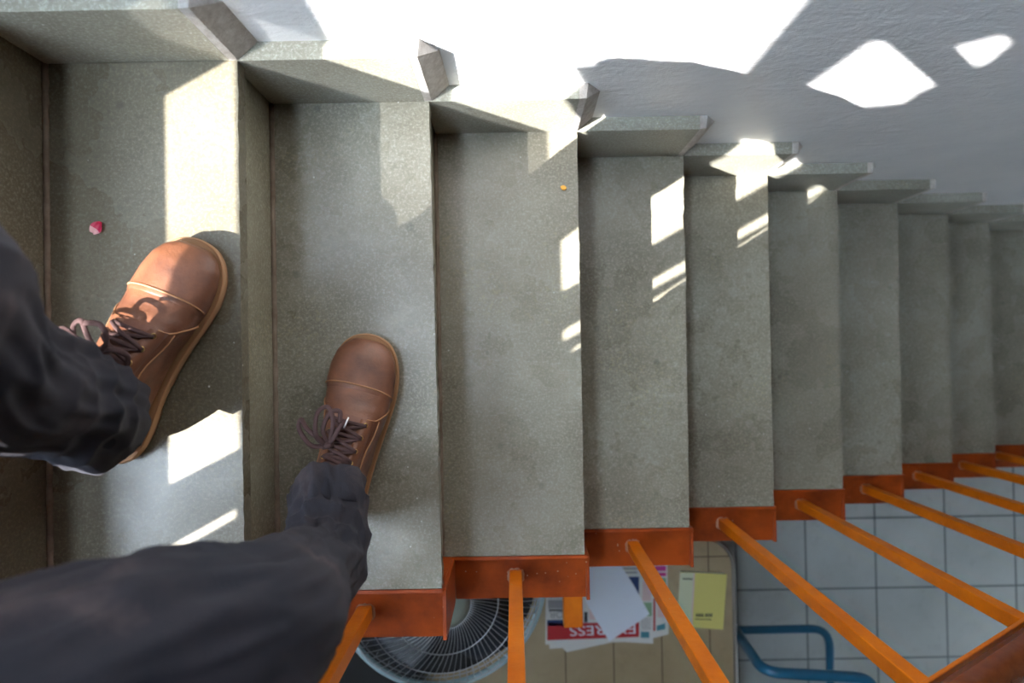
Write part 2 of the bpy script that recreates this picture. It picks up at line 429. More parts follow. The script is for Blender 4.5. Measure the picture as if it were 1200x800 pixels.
sd = wl.modifiers.new('thickness', 'SOLIDIFY'); sd.thickness = .004; sd.offset = 1
struct(MB().box(GX - .003, GX - .001, -.905, -.495, 1.0308, 1.153), 'sun_veil_strip', M['veil'])  # unseen translucent strip added to weaken the sun on one tread

# ------------------------------------------------------------------ shoes
RG = [((.2975, .034), (.2975, .024), .010), ((.295, .040), (.295, .022), .021), ((.287, .046), (.287, .022), .033), ((.273, .053), (.273, .022), .0425), ((.252, .058), (.252, .022), .0480), ((.228, .063), (.228, .022), .0495),
      ((.205, .070), (.205, .022), .0485), ((.185, .080), (.185, .022), .046), ((.165, .090), (.163, .022), .042), ((.145, .101), (.135, .022), .038), ((.130, .111), (.09, .022), .0355),
      ((.120, .120), (.045, .022), .0345), ((.113, .128), (.012, .030), .0335), ((.109, .137), (.004, .060), .0325), ((.106, .148), (.006, .095), .033), ((.107, .142), (.010, .104), .032), ((.105, .146), (.014, .112), .031)]
def ring_pt(u, ang, side, off=0.0):
    """u: fractional ring index, ang: 0 = top centre, positive to the right"""
    i = max(0, min(len(RG) - 2, int(u))); t = u - i
    def lp(a, b): return a + (b - a) * t
    A, B = RG[i], RG[i + 1]
    top = Vector((0, lp(A[0][0], B[0][0]), lp(A[0][1], B[0][1]))); bot = Vector((0, lp(A[1][0], B[1][0]), lp(A[1][1], B[1][1]))); w = lp(A[2], B[2])
    f = .62; mid = top.lerp(bot, f)
    c, s_ = math.cos(ang), math.sin(ang)
    if c >= 0: p = mid + (top - mid) * (abs(c) ** .92)
    else: p = mid + (bot - mid) * (abs(c) ** .45)
    x = w * (1 if s_ > 0 else -1) * abs(s_) ** (.85 if c >= 0 else .55)
    # instep narrows towards the top of the ankle opening
    sh = .010 * math.sin(max(0, min(1, (p.y - .12) / .17)) * PI / 2) ** 2 * -side    # toe swings inward
    v = Vector((x + sh, p.y, p.z))
    n_ = Vector((x, (p - mid).y, (p - mid).z))
    if n_.length > 0: v += n_.normalized() * off
    return v
def make_shoe(side, parent, loc, rz_, tilt, bow, label):
    up = []
    NA = 48
    for i in range((len(RG) - 1) * 3 + 1):
        u = i / 3
        r = []
        for k in range(NA):
            a = -PI + 2 * PI * k / NA
            cr = 0
            if 5.6 < u < 9 and abs(a) < 1.3:      # creases behind the toe cap
                cr = .0014 * math.sin(u * 7 + 1.2 * math.sin(a * 2 + 1)) * math.cos(a * 1.1) * min(1, (u - 5.6) * 1.5)
            cr += .0012 * noise.noise((u * .8, a * 1.5, side * 3))
            r.append(ring_pt(u, a, side, cr))
        up.append(r)
    mb = MB(); mb.rings(up)
    sh = mb.build('shoe', M['leather'], parent, smooth=True, sub=1)
    sh.location = loc; sh.rotation_euler = (tilt, 0, rz_)
    if label: sh['label'] = label
    # outline of the sole
    ol = [(0, 0), (.012, .001), (.024, .008), (.033, .024), (.036, .05), (.035, .085), (.036, .12), (.040, .155), (.046, .19), (.0495, .215), (.0505, .235), (.047, .260), (.038, .281), (.026, .2945), (.012, .3005), (0, .302)]
    def swing(x, y): return x - side * .010 * math.sin(max(0, min(1, (y - .12) / .17)) * PI / 2) ** 2
    full = [Vector((swing(x, y), y, 0)) for x, y in ol] + [Vector((swing(-x, y), y, 0)) for x, y in ol[-2:0:-1]]
    full = smooth_path(full, 4, True)
    cen = lambda v, d: Vector((v.x, v.y, 0)) + (Vector((v.x, (v.y - .15) * .35, 0)).normalized() * d)
    mb = MB(); mb.rings([[(*cen(v, d).xy, z) for v in full] for z, d in ((.0105, .001), (.012, .0038), (.0205, .0045), (.0225, .003), (.0226, -.006))])
    wt = mb.build('welt', M['welt'], sh, auto=True)
    st_ = MB(); st_.tube([(*cen(v, .0022).xy, .0229) for v in full], .0007, 5, closed=True); st_.build('welt_stitching', M['stitch'], sh)
    ff = [v for v in full if v.y > .105]
    ff.sort(key=lambda v: math.atan2(v.y - .2, v.x))
    mb = MB(); mb.rings([[(*cen(v, d).xy, z) for v in ff] for z, d in ((0, 0), (.0105, .0015))]); mb.build('outsole', M['sole'], sh)
    hh = [v for v in full if v.y < .085]; hh.sort(key=lambda v: math.atan2(v.y - .045, v.x))
    mb = MB(); mb.rings([[(*cen(v, d).xy, z) for v in hh] for z, d in ((0, -.001), (.0105, .002))])
    mb.build('heel', M['sole'], sh)
    # seams
    def seam(pts, r=.0011, m=M['stitch'], name='seam', off=.0006, **kw):
        mb = MB(); mb.tube([ring_pt(u, a, side, off) for u, a in pts], r, 6, **kw); return mb.build(name, m, sh, smooth=True)
    # toe cap: raised second layer of leather
    cap = []
    for i in range(25):
        u = .02 + i / 24 * 5.55
        cap.append([ring_pt(u - (.35 * math.cos(a * 1.2) if i > 20 else 0) * (i - 20) / 4, a, side, .0016 if i < 24 else .0002) for a in [-1.72 + 3.44 * k / 30 for k in range(31)]])
    bmm = MB(); R_ = [[bmm.bm.verts.new(p) for p in r] for r in cap]
    for a_, b_ in zip(R_, R_[1:]):
        for j_ in range(30): bmm.bm.faces.new((a_[j_], a_[j_ + 1], b_[j_ + 1], b_[j_]))
    bmm.build('toe_cap', M['leather'], sh, smooth=True)
    seam([(5.25 - .35 * math.cos(a * 1.2), a) for a in [-1.55 + 3.1 * k / 30 for k in range(31)]], .0012, name='toe_cap_seam', off=.002)
    for s in (-1, 1):
        seam(smooth_path([Vector((6.3, s * 1.75, 0)), Vector((6.6, s * 1.25, 0)), Vector((7.0, s * .75, 0)), Vector((6.9, s * .42, 0))], 6) and [(v.x, v.y) for v in smooth_path([Vector((6.2, s * 1.75, 0)), Vector((6.6, s * 1.25, 0)), Vector((7.0, s * .85, 0)), Vector((7.0, s * .50, 0))], 6)], .0013)
        seam([(7.0 + i * .5, s * (1.02 + .05 * math.sin(i))) for i in range(17)], .0010)
        # facing: raised strip that carries the eyelets
        fc = MB(); R_ = []
        for i in range(26):
            u = 7.0 + i * .33
            R_.append([fc.bm.verts.new(ring_pt(u, s * a, side, o_)) for a, o_ in ((.30, .0), (.30, .0024), (.5, .0026), (.80, .0022), (.84, .0))])
        for a_, b_ in zip(R_, R_[1:]):
            for j_ in range(4): fc.bm.faces.new((a_[j_], a_[j_ + 1], b_[j_ + 1], b_[j_]))
        fc.build('facing', M['leather'], sh, smooth=True)
    seam([(15.9, a) for a in [-PI + 2 * PI * k / 40 for k in range(41)]], .0028, M['leather_dark'], 'collar')
    # tongue
    tg = MB(); R_ = []
    for i in range(24):
        u = 6.9 + i * .39
        R_.append([tg.bm.verts.new(ring_pt(u, a, side, .0012)) for a in (-.36, -.2, 0, .2, .36)])
    for a_, b_ in zip(R_, R_[1:]):
        for j_ in range(4): tg.bm.faces.new((a_[j_], a_[j_ + 1], b_[j_ + 1], b_[j_]))
    tg.build('tongue', M['leather_dark'], sh, smooth=True)
    # eyelets
    us = [7.35, 8.25, 9.2, 10.2, 11.3, 12.5]
    for u in us:
        for s in (-1, 1):
            c = ring_pt(u, s * .50, side, .0030); nrm = (ring_pt(u, s * .50, side, .01) - ring_pt(u, s * .50, side, 0)).normalized()
            t1 = nrm.orthogonal().normalized(); t2 = nrm.cross(t1)
            mb = MB(); mb.tube([c + t1 * (.0027 * math.cos(q)) + t2 * (.0027 * math.sin(q)) for q in [2 * PI * i / 14 for i in range(14)]], .0010, 6, closed=True, up=nrm)
            mb.build('eyelet', M['brass'], sh, smooth=True)
    # laces: straight bars, crossings, bow
    mb = MB()
    for i, u in enumerate(us):
        nrm = Vector((0, .55, .83))
        P = [ring_pt(u + .04 * math.sin(a * 3), a, side, .0030 + .0028 * math.cos(a * 2.4)) for a in [-.52 + 1.04 * q / 10 for q in range(11)]]
        mb.tube(P, .0029, 8, flat=.5, up=nrm)
        if i < len(us) - 1:
            P = [ring_pt(u + (us[i + 1] - u) * q / 10, -.5 + 1.0 * q / 10, side, .0058 + .0015 * math.sin(PI * q / 10)) for q in range(11)]
            mb.tube(P, .0027, 8, flat=.5, up=nrm)
            P = [ring_pt(u + (us[i + 1] - u) * q / 10, .5 - 1.0 * q / 10, side, .0045) for q in range(11)]
            mb.tube(P, .0027, 8, flat=.5, up=nrm)
    mb.build('laces', M['lace'], sh, smooth=True)
    k0 = ring_pt(bow[0], bow[1], side, .010)
    mb = MB(); nrm = Vector((-.2, .3, .9)).normalized()
    for pts in bow[2]:
        P = smooth_path([k0 + Vector(p) for p in pts], 8)
        mb.tube(P, .0034, 8, flat=.42, up=nrm)
    mb.tube([k0 + Vector((-.006, -.003, 0)), k0 + Vector((0, 0, .004)), k0 + Vector((.006, .003, 0))], .0052, 8, flat=.8, up=nrm)
    mb.build('lace_bow', M['lace'], sh, smooth=True)
    e = bow[3]
    mb = MB(); mb.tube([k0 + Vector(e[0]), k0 + Vector(e[1])], .0012, 8); mb.build('lace_tip', M['aglet'], sh, smooth=True)
    return sh

person = empty('person', (-.05, -.45, -.0), label='person in dark navy trousers and brown lace-up leather shoes, stepping down the stairs', cat='person')
PO = Vector(person.location)
loopsR = [[(0, 0, 0), (-.016, .010, .012), (-.024, .040, .006), (-.012, .052, .004), (.002, .034, .012), (0, 0, 0)],
          [(0, 0, 0), (-.020, -.004, .010), (-.044, .012, .002), (-.046, .026, -.002), (-.030, .016, .010), (0, 0, 0)],
          [(0, 0, 0), (-.010, .022, .010), (-.006, .046, .008), (.006, .050, .006), (.010, .036, .008)],
          [(0, 0, 0), (.008, .016, .010), (.012, .032, .008), (.020, .040, .006)]]
tR = at(447, 397, Z=-.163); hR = at(395, 612, Z=-.163)
def place(toe, heel, zg):
    d = toe - heel; a = math.atan2(d.y, d.x) - PI / 2
    h = toe - d.normalized() * .302
    return Vector((h.x, h.y, zg)), a
pR, aR = place(tR, hR, -.163 + .0006)
shoeR = make_shoe(1, person, pR - PO, aR, 0, (9.2, -.30, loopsR, ((.018, .030, .010), (.021, .046, .011))), None)
tL = at(234, 284, Z=.0); hL = at(140, 530, Z=.0)
pL, aL = place(tL, hL, .0006)
loopsL = [[(0, 0, 0), (-.020, .006, .012), (-.036, .020, .004), (-.030, .030, .004), (-.012, .018, .012), (0, 0, 0)],
          [(0, 0, 0), (.018, .012, .008), (.034, .010, .002), (.036, -.006, .002), (.018, -.008, .010), (0, 0, 0)],
          [(0, 0, 0), (-.022, .010, .012), (-.044, .014, .004), (-.056, .010, -.004)],
          [(0, 0, 0), (-.016, -.006, .012), (-.040, -.004, .004), (-.052, -.010, -.002)],
          [(0, 0, 0), (.010, .020, .010), (-.004, .034, .010), (-.022, .030, .010)]]
shoeL = make_shoe(-1, person, pL - PO, aL, 0, (9.4, -.15, loopsL, ((-.056, .010, -.004), (-.066, .006, -.008))), None)

# ------------------------------------------------------------------ body and trousers
def cr_path(P, n):
    """P: list of (pos, radius); returns dense list"""
    V4 = [Vector((*p, r)) if False else (Vector(p), r) for p, r in P]
    pos = smooth_path([p for p, r in V4], n); rad = smooth_path([Vector((r, 0, 0)) for p, r in V4], n)
    return pos, [v.x for v in rad]
def leg_rings(P, n, NA, fold, seed, hem=True):
    pos, rad = cr_path(P, n); out = []; L = 0
    ref = Vector((.3, .95, 0)).normalized()
    tot = sum((pos[i + 1] - pos[i]).length for i in range(len(pos) - 1))
    frames = []
    for i, p in enumerate(pos):
        a = pos[max(0, i - 1)]; b = pos[min(len(pos) - 1, i + 1)]; t = (b - a).normalized()
        if i: L += (p - pos[i - 1]).length
        u = ref - t * ref.dot(t); u.normalize(); ref = u; w = t.cross(u)
        r = []
        s = L / tot
        for k in range(NA):
            th = 2 * PI * k / NA
            d = 0
            if fold:
                ca, sa = math.cos(th), math.sin(th)
                # stacked creases near the hem, drag lines at the knee, long soft folds elsewhere
                hemf = math.exp(-((s - .08) / .10) ** 2); knee = math.exp(-((s - .50) / .11) ** 2)
                ph = noise.noise((ca * 1.1 + seed, sa * 1.1, L * 3)) * 2.5
                d += fold * hemf * .6 * (1 - abs(math.sin(L * 62 + 1.4 * math.sin(th + seed) + ph))) * min(1, s * 14)
                d += fold * knee * 1.3 * (1 - abs(math.sin(L * 38 + 1.8 * math.cos(th * 1 + seed) + ph))) * (.55 + .45 * math.cos(th - 2.6))
                q = noise.noise((ca * 1.6 + seed, sa * 1.6, L * 5.5)); d += fold * 1.0 * q
                q = noise.noise((ca * 3.0 + seed + 5, sa * 3.0, L * 9 + th * .5)); d += fold * .7 * (abs(q) * -1.6 + .3)
                q = noise.noise((ca * 5 + 9, sa * 5 + seed, L * 22)); d += fold * .22 * q
            r.append(p + u * ((rad[i] + d) * math.cos(th)) + w * ((rad[i] + d) * math.sin(th)))
        out.append(r); frames.append((p, u, w, rad[i]))
    if hem and fold:
        p, u, w, r0 = frames[0]; t = (pos[1] - pos[0]).normalized()
        inner = [[q + (p - q).normalized() * .004 + t * .001 for q in out[0]], [q + (p - q).normalized() * .006 + t * .06 for q in out[0]]]
        out = inner[::-1] + out
    return out, frames
HR = Vector((-.16, -.640, .705)); KR = Vector((.130, -.630, .34))
fR = Matrix.LocRotScale(pR, Euler((0, 0, aR)), None); fL = Matrix.LocRotScale(pL, Euler((0, 0, aL)), None)
AR = fR @ Vector((-.002, .080, .107))
HL_ = Vector((-.18, -.565, .775)); KL = Vector((-.060, -.345, .455)); AL = fL @ Vector((.004, .064, .094))
PC = (HR + HL_) / 2 + Vector((-.02, -.02, .02))
def body_of(rs, fold, off, seedadd=0, NA=110, n=60):
    mb = MB()
    for (A, K, H, ra, sd, side) in ((AR, KR, HR, (.0505, .058, .070), 1.3, 1), (AL, KL, HL_, (.060, .064, .068), 4.1, -1)):
        calf = A.lerp(K, .60) + (Vector((.004, -.026, 0)) if side > 0 else Vector((-.012, -.012, 0)))
        P = [(A, ra[0] + .003 + off), (A.lerp(K, .24) + Vector((.014, -.052, 0)) * (side > 0), ra[0] - .002 + off), (calf, ra[1] + off), (K + Vector((.004, .004, -.01)), ra[2] + off), (K.lerp(H, .3) + Vector((0, .012 * (side > 0), .012)), .084 + off), (K.lerp(H, .7), (.086 if side > 0 else .092) + off), (H, .080 + off), (H.lerp(PC, .8) + Vector((0, 0, .02)), .08 + off)]
        if not fold:
            foot = (shoeR if side == 1 else shoeL)
            f0 = Matrix.LocRotScale(foot.location + PO, foot.rotation_euler, None)
            P = [(f0 @ Vector((0, .26, .040)), .012), (f0 @ Vector((0, .20, .042)), .020), (f0 @ Vector((0, .12, .055)), .026), (f0 @ Vector((0, .055, .085)), .029), (f0 @ Vector((0, .055, .135)), .030)] + [(p, r * (.62 if i == 0 else .86)) for i, (p, r) in enumerate(P)]
        r, fr = leg_rings(P, n if fold else 8, NA if fold else 24, fold, sd)
        mb.rings(r); 
        rs.append(fr)
    # pelvis
    pr = []
    ax = (HR - HL_).normalized(); ax.z = 0; ax.normalize(); fw = Vector((-ax.y, ax.x, 0))
    for dz, a, b in ((-.060, .03, .03), (-.045, .10, .08), (-.01, .140, .100), (.03, .145, .105), (.07, .140, .100), (.072, .01, .01)):
        pr.append([PC + Vector((0, 0, dz)) + ax * ((a + off) * math.cos(t)) + fw * ((b + off) * math.sin(t)) for t in [2 * PI * i / 48 for i in range(48)]])
    mb.rings(pr)
    return mb
fr_ = []
mb = body_of([], 0, -.012)
bd = mb.build('body', M['sock'], person, smooth=True); bd.location = -PO
mb = body_of(fr_, .0105, 0)
tr = mb.build('trousers', M['denim'], person, smooth=True); tr.location = -PO
# ------------------------------------------------------------------ petals
def petal(name, px, py, Z, s, m, label, cat, rot):
    c = at(px, py, Z=Z)
    mb = MB(); R_ = []
    for i in range(9):
        t = i / 8; w = s * .42 * math.sin(PI * min(.97, t * .9 + .08)) ** .7
        R_.append([mb.bm.verts.new((w * q, s * (t - .5), .0008 + s * .22 * q * q + s * .12 * (t - .5) ** 2)) for q in (-1, -.5, 0, .5, 1)])
    for a_, b_ in zip(R_, R_[1:]):
        for j_ in range(4): mb.bm.faces.new((a_[j_], a_[j_ + 1], b_[j_ + 1], b_[j_]))
    o = mb.build(name, m, smooth=True); o.location = c; o.rotation_euler = (.05, .1, rot)
    for p in o.data.polygons:
        if len(o.data.materials) > 1 and p.index < 12: p.material_index = 1
    d = o.modifiers.new('t', 'SOLIDIFY'); d.thickness = .0006
    return tag(o, label, cat)
petal('flower_petal', 115, 267, .0012, .019, [M['petal'], M['petal_tip']], 'crimson flower petal lying on the tread beside the leg on the left', 'petal', -.7)
petal('flower_petal', 660, 220.5, -.325 + .0012, .011, [M['orange_petal']], 'tiny orange petal lying near the sunlit wall end of a tread', 'petal', 1.2)

# ------------------------------------------------------------------ things on the floor below
TZ = -1.40
tb = empty('side_table', tuple(at(700, 760, Z=FLOOR)), label='beige topped table with rounded metal edge, holding the newspapers and the yellow book', cat='table')
TO = Vector(tb.location)
p0 = at(494, 600, Z=TZ); p1 = at(860, 700, Z=TZ); yt = at(700, 634, Z=TZ).y; yb = yt - .86
x0, x1 = p0.x, p1.x + .002
def rrect(x0, x1, y0, y1, r, n=8):
    out = []
    for cx, cy, a0 in ((x1 - r, y1 - r, 0), (x0 + r, y1 - r, PI / 2), (x0 + r, y0 + r, PI), (x1 - r, y0 + r, 3 * PI / 2)):
        for i in range(n + 1):
            a = a0 + PI / 2 * i / n; out.append((cx + r * math.cos(a), cy + r * math.sin(a)))
    return out
def under(root, RO, mb, name, m, **k):
    o = mb.build(name, m, root, **k); o.location = -RO; return o
tt = under(tb, TO, MB().prism(rrect(x0 + .006, x1 - .008, yb + .006, yt - .006, .085), TZ - .028, TZ, bev=.002), 'tabletop', M['tabletop'])
mb = MB(); mb.tube([(x, y, TZ - .012) for x, y in rrect(x0, x1, yb, yt, .09, 12)], .0085, 8, closed=True, flat=1.6); under(tb, TO, mb, 'metal_edge', M['steel'], smooth=True)
for cx, cy in ((x0 + .08, yb + .08), (x1 - .08, yb + .08), (x0 + .08, yt - .08), (x1 - .08, yt - .08)):
    under(tb, TO, MB().box(cx - .02, cx + .02, cy - .02, cy + .02, FLOOR, TZ - .028), 'leg', M['dark_wood'], bev=.003)
under(tb, TO, MB().box(x0 + .07, x1 - .07, yb + .07, yt - .07, TZ - .085, TZ - .029), 'apron', M['dark_wood'])

def sheet(root, RO, pts, z0, z1, name, m, Z=None):
    P = [at(px, py, Z=TZ) for px, py in pts]
    mb = MB().prism([(p.x, p.y) for p in P], z0, z1); return under(root, RO, mb, name, m)
def text(root, RO, body, px, py, hpx, Z, m, rot=PI, stretch=1.0, name='printed_text'):
    cu = bpy.data.curves.new('t', 'FONT'); cu.body = body; cu.size = 1; cu.extrude = .004; cu.align_x = 'LEFT'; cu.align_y = 'BOTTOM_BASELINE'
    o = bpy.data.objects.new('t', cu); C.objects.link(o); bpy.context.view_layer.update()
    me = bpy.data.meshes.new_from_object(o.evaluated_get(bpy.context.evaluated_depsgraph_get())); bpy.data.objects.remove(o)
    s = hpx * (CAM.z - Z) / 800 / .72; p = at(px, py, Z=Z)
    for v in me.vertices: v.co = Vector((v.co.x * s * stretch, v.co.y * s, v.co.z * .03))
    me.materials.clear(); me.materials.append(m)
    q = bpy.data.objects.new(name, me); C.objects.link(q); q.parent = root
    q.location = Vector((p.x, p.y, Z)) - RO; q.rotation_euler = (0, 0, rot); return q
def newspaper(label, loc, group=None):
    return empty('newspaper', tuple(loc), label=label, cat='newspaper')
z = TZ + .0006
# lower papers
n2 = newspaper('folded newspaper with a magenta corner block, lying under the edge of the red-banner paper', at(760, 700, Z=TZ)); O2 = Vector(n2.location)
sheet(n2, O2, [(759, 640), (781, 640), (783, 742), (763, 747), (759, 747)], z, z + .006, 'pages', M['paper'])
for pts, m_, nm in (([(767, 662), (780, 662), (780, 668), (767, 668)], 'pink', 'printed_block'), ([(771, 670), (780, 670), (780, 674), (771, 674)], 'pink', 'printed_block'), ([(766, 676), (780, 676), (780, 684), (766, 684)], 'green', 'printed_picture'),
                    ([(764, 700), (767.5, 700), (767.5, 738), (764, 738)], 'red', 'printed_stripe'), ([(770, 705), (781, 706), (781, 722), (770, 722)], 'pale_pink', 'printed_picture'), ([(769, 732), (779, 729), (779, 736), (769, 738)], 'teal', 'printed_block')):
    sheet(n2, O2, pts, z + .006, z + .0066, nm, M[m_])
n3 = newspaper('plain newspaper sheets sticking out beneath the red-banner paper', at(690, 750, Z=TZ)); O3 = Vector(n3.location)
sheet(n3, O3, [(640, 690), (755, 690), (757, 735), (714, 752), (664, 763), (659, 758), (644, 759)], z, z + .0055, 'pages', M['paper'])
n1 = newspaper('newspaper with a red EXPRESS banner, upside down on the table under a white sheet', at(700, 710, Z=TZ)); O1 = Vector(n1.location)
z1 = z + .0068
sheet(n1, O1, [(640, 645), (765, 645), (764.5, 752), (730, 750), (695, 751), (639, 753)], z1, z1 + .006, 'pages', M['paper'])
zz = z1 + .006; ze = zz + .0005
for pts, m_, nm in (([(641, 728), (748, 727), (748, 744), (641, 748)], 'red', 'banner'), ([(641, 724.5), (664, 724), (664, 731), (641, 731)], 'navy', 'printed_block'),
                    ([(642, 701), (664, 701), (664, 711), (642, 711)], 'ink_grey', 'printed_picture'),
                    ([(733, 674), (748, 674), (748, 697), (733, 697)], 'navy', 'printed_picture'), ([(752, 679), (762, 679), (762, 702), (752, 702)], 'pale_pink', 'printed_picture'),
                    ([(750, 704), (763, 704), (763, 720), (750, 720)], 'green', 'printed_picture'), ([(750, 738), (760, 738), (760, 745), (750, 745)], 'teal', 'printed_block'),
                    ([(690, 711), (700, 711), (700, 724), (690, 724)], 'pale_pink', 'printed_picture'), ([(643, 712), (662, 712), (662, 714), (643, 714)], 'ink', 'printed_line'), ([(684, 715), (688, 715), (688, 727), (684, 727)], 'ink', 'printed_line')):
    sheet(n1, O1, pts, zz, ze, nm, M[m_])
text(n1, O1, 'EXPRESS', 746, 731, 11.5, ze + .0002, M['white_paper'], PI + .02, 1.32)
text(n1, O1, 'JOR', 664, 716, 8, ze + .0002, M['ink_grey'], PI, 1.1)
for i, y in enumerate((663.5, 668)):
    sheet(n1, O1, [(727, y), (746, y), (746, y + 2), (727, y + 2)], zz, ze, 'printed_line', M['ink_grey'])
for i in range(8):
    sheet(n1, O1, [(750, 722 + i * 1.8), (762, 722 + i * 1.8), (762, 722.7 + i * 1.8), (750, 722.7 + i * 1.8)], zz, ze, 'printed_line', M['ink_grey'])
for i in range(5):
    sheet(n1, O1, [(643, 690 + i * 2), (663, 690 + i * 2), (663, 690.8 + i * 2), (643, 690.8 + i * 2)], zz, ze, 'printed_line', M['ink_grey'])
P = [at(px, py, Z=ze) for px, py in ((686, 655), (723, 655), (743, 686), (761, 719), (738, 735), (714, 751), (699, 727), (686, 704))]
mb = MB().prism([(p.x, p.y) for p in P], ze + .0008, ze + .0026)
tag(mb.build('paper_sheet', M['white_paper']), 'blank white folded sheet lying crooked across the newspapers', 'paper')
# the yellow book
bk = empty('book', tuple(at(824, 702, Z=TZ)), label='thin yellow book with a pale green spine strip, on the corner of the table', cat='book'); BO = Vector(bk.location)
def bsheet(pts, a, b, nm, m_): return sheet(bk, BO, pts, TZ + a, TZ + b, nm, M[m_])
bsheet([(797, 668.5), (848.5, 671), (844, 733.5), (793, 730)], .001, .016, 'pages', 'paper')
bsheet([(796, 668), (850, 670.5), (845.5, 735), (791.5, 731)], .016, .018, 'cover', 'yellow')
bsheet([(796, 668.5), (811, 669), (808, 732), (791.8, 731)], .018, .0184, 'spine_strip', 'pale_yellow')
bsheet([(811, 669), (812.6, 669), (809.6, 732), (808, 732)], .018, .0186, 'red_line', 'pale_pink')
bsheet([(798.5, 675), (810, 675.4), (809.8, 676.8), (798.3, 676.4)], .0184, .0188, 'printed_line', 'ink')
q0 = random.Random(3)
for x in (814, 817, 820, 824.5, 827.5, 830.5):
    bsheet([(x, 716.2), (x + 2.4, 716.3), (x + 2.1, 719.8), (x + .7, 720)], .018, .0186, 'printed_character', 'ink')
bsheet([(813.5, 718.6), (832, 719.2), (832, 720), (813.5, 719.4)], .018, .0186, 'printed_line', 'ink')
bsheet([(813, 722), (832, 722.8), (832, 723.8), (813, 723)], .018, .0186, 'printed_line', 'ink')
# fan
fc = at(520, 689, Z=-.72)
fan = empty('table_fan', (fc.x, fc.y, -1.40), label='large fan with pale blue ring and chrome wire guard, tilted upward on the table', cat='fan'); FO = Vector(fan.location)
RF = .240
TL = Matrix.Translation(fc) @ Matrix.Rotation(.16, 4, 'Y') @ Matrix.Rotation(.10, 4, 'X')
def F(mb, nm, m_, **k): return under(fan, FO, mb, nm, m_, **k)
circ = lambda r, z, n=72: [TL @ Vector((r * math.cos(2 * PI * i / n), r * math.sin(2 * PI * i / n), z)) for i in range(n)]
mb = MB(); mb.tube(circ(RF, 0, 96), .0085, 10, closed=True, flat=1.1); F(mb, 'guard_ring', M['fan_ring'], smooth=True)
def cage(sgn, nm):
    mb = MB(); nw = 80 if sgn > 0 else 40
    for i in range(nw):
        a = 2 * PI * i / nw
        pts = []
        for j in range(11):
            t = j / 10; r = RF - .006 - (RF - .055) * t; zc = sgn * (.012 + .072 * math.sin(t * PI / 2) ** .8); aa = a + .35 * t * t
            pts.append(TL @ Vector((r * math.cos(aa), r * math.sin(aa), zc)))
        mb.tube(pts, .0011, 5)
    for r, zc in ((.232, .018), (.175, .062), (.12, .080), (.056, .083)): mb.tube(circ(r, sgn * zc, 60), .0016, 6, closed=True)
    F(mb, nm, M['wire'], smooth=True)
cage(1, 'front_guard'); cage(-1, 'rear_guard')
mb = MB(); mb.rings([circ(r, z_, 40) for r, z_ in ((.02, .080), (.052, .080), (.054, .088), (.042, .097), (.03, .101), (.004, .102))]); F(mb, 'hub_badge', M['fan_hub'], smooth=True)
for b_ in range(5):
    mb = MB(); r = []
    for j in range(9):
        rr_ = .035 + .178 * j / 8; w_ = .42 + .42 * math.sin(PI * (j / 8) ** .7)
        row = []
        for q in range(7):
            a = b_ * 2 * PI / 5 + w_ * (q / 6 - .5) * 1.3 + .3; row.append(TL @ Vector((rr_ * math.cos(a), rr_ * math.sin(a), (q / 6 - .5) * .045)))
        row2 = [v - Vector((0, 0, .003)) for v in row[::-1]]
        r.append(row + row2)
    mb.rings(r); F(mb, 'blade', M['fan_blade'], smooth=True)
mb = MB(); mb.rings([circ(r, z_, 30) for r, z_ in ((.01, .03), (.035, .028), (.036, -.03), (.01, -.032))]); F(mb, 'blade_hub', M['fan_body'], smooth=True)
mb = MB(); mb.rings([circ(r, z_, 30) for r, z_ in ((.02, -.084), (.065, -.086), (.06, -.15), (.03, -.17), (.005, -.172))]); F(mb, 'motor', M['fan_body'], smooth=True)
mb = MB(); mb.rings([circ(r, z_, 40) for r, z_ in ((.01, -.055), (.226, -.022), (.228, -.026), (.01, -.060))]); F(mb, 'dark_backing', M['fan_body'], smooth=True)  # dark disc added to darken the space behind the blades
e = TL @ Vector((0, 0, -.15))
mb = MB(); mb.tube([e, e + Vector((0, 0, -.05)), Vector((e.x, e.y, -1.40 + .03))], .014, 12, up=Vector((1, 0, 0))); F(mb, 'pole', M['fan_body'], smooth=True)
mb = MB(); mb.rings([[Vector((e.x + r * math.cos(t), e.y + r * math.sin(t), -1.40 + z_)) for t in [2 * PI * i / 40 for i in range(40)]] for r, z_ in ((.13, .0005), (.13, .012), (.09, .025), (.03, .04), (.01, .042))]); F(mb, 'base', M['fan_body'], smooth=True)
# blue tubular chair
def cp(px, py, z_): return at(px, py, Z=z_)
ch = empty('tubular_chair', tuple(at(950, 800, Z=FLOOR)), label='blue tubular metal chair frame standing on the tiles right of the table', cat='chair'); CO = Vector(ch.location)
def H(mb, nm, m_, **k): return under(ch, CO, mb, nm, m_, **k)
def roundpath(pts, r, n=8):
    pts = [Vector(p) for p in pts]; out = [pts[0]]
    for a, b, c in zip(pts, pts[1:], pts[2:]):
        d1 = (a - b).normalized(); d2 = (c - b).normalized()
        for i in range(n + 1):
            t = i / n; out.append(((b + d1 * r) * (1 - t) ** 2 + b * 2 * t * (1 - t) + (b + d2 * r) * t * t))
    out.append(pts[-1]); return out
za, zb_ = -1.60, -1.20
a0, a1 = cp(866, 738, za), cp(972, 740, za); yfar = a0.y; xr = a1.x; xl = xr - .40
mb = MB(); mb.tube(roundpath([(xl, yfar - .80, za), (xl, yfar, za), (xr, yfar, za), (xr, yfar - .80, za)], .07), .0145, 12); H(mb, 'seat_frame', M['blue_tube'], smooth=True)
for x in (xl, xr):
    for y in (yfar - .44, yfar - .79):
        mb = MB(); mb.tube([(x, y, za), (x, y, FLOOR + .002)], .012, 12, up=Vector((1, 0, 0))); H(mb, 'leg', M['blue_tube'], smooth=True)
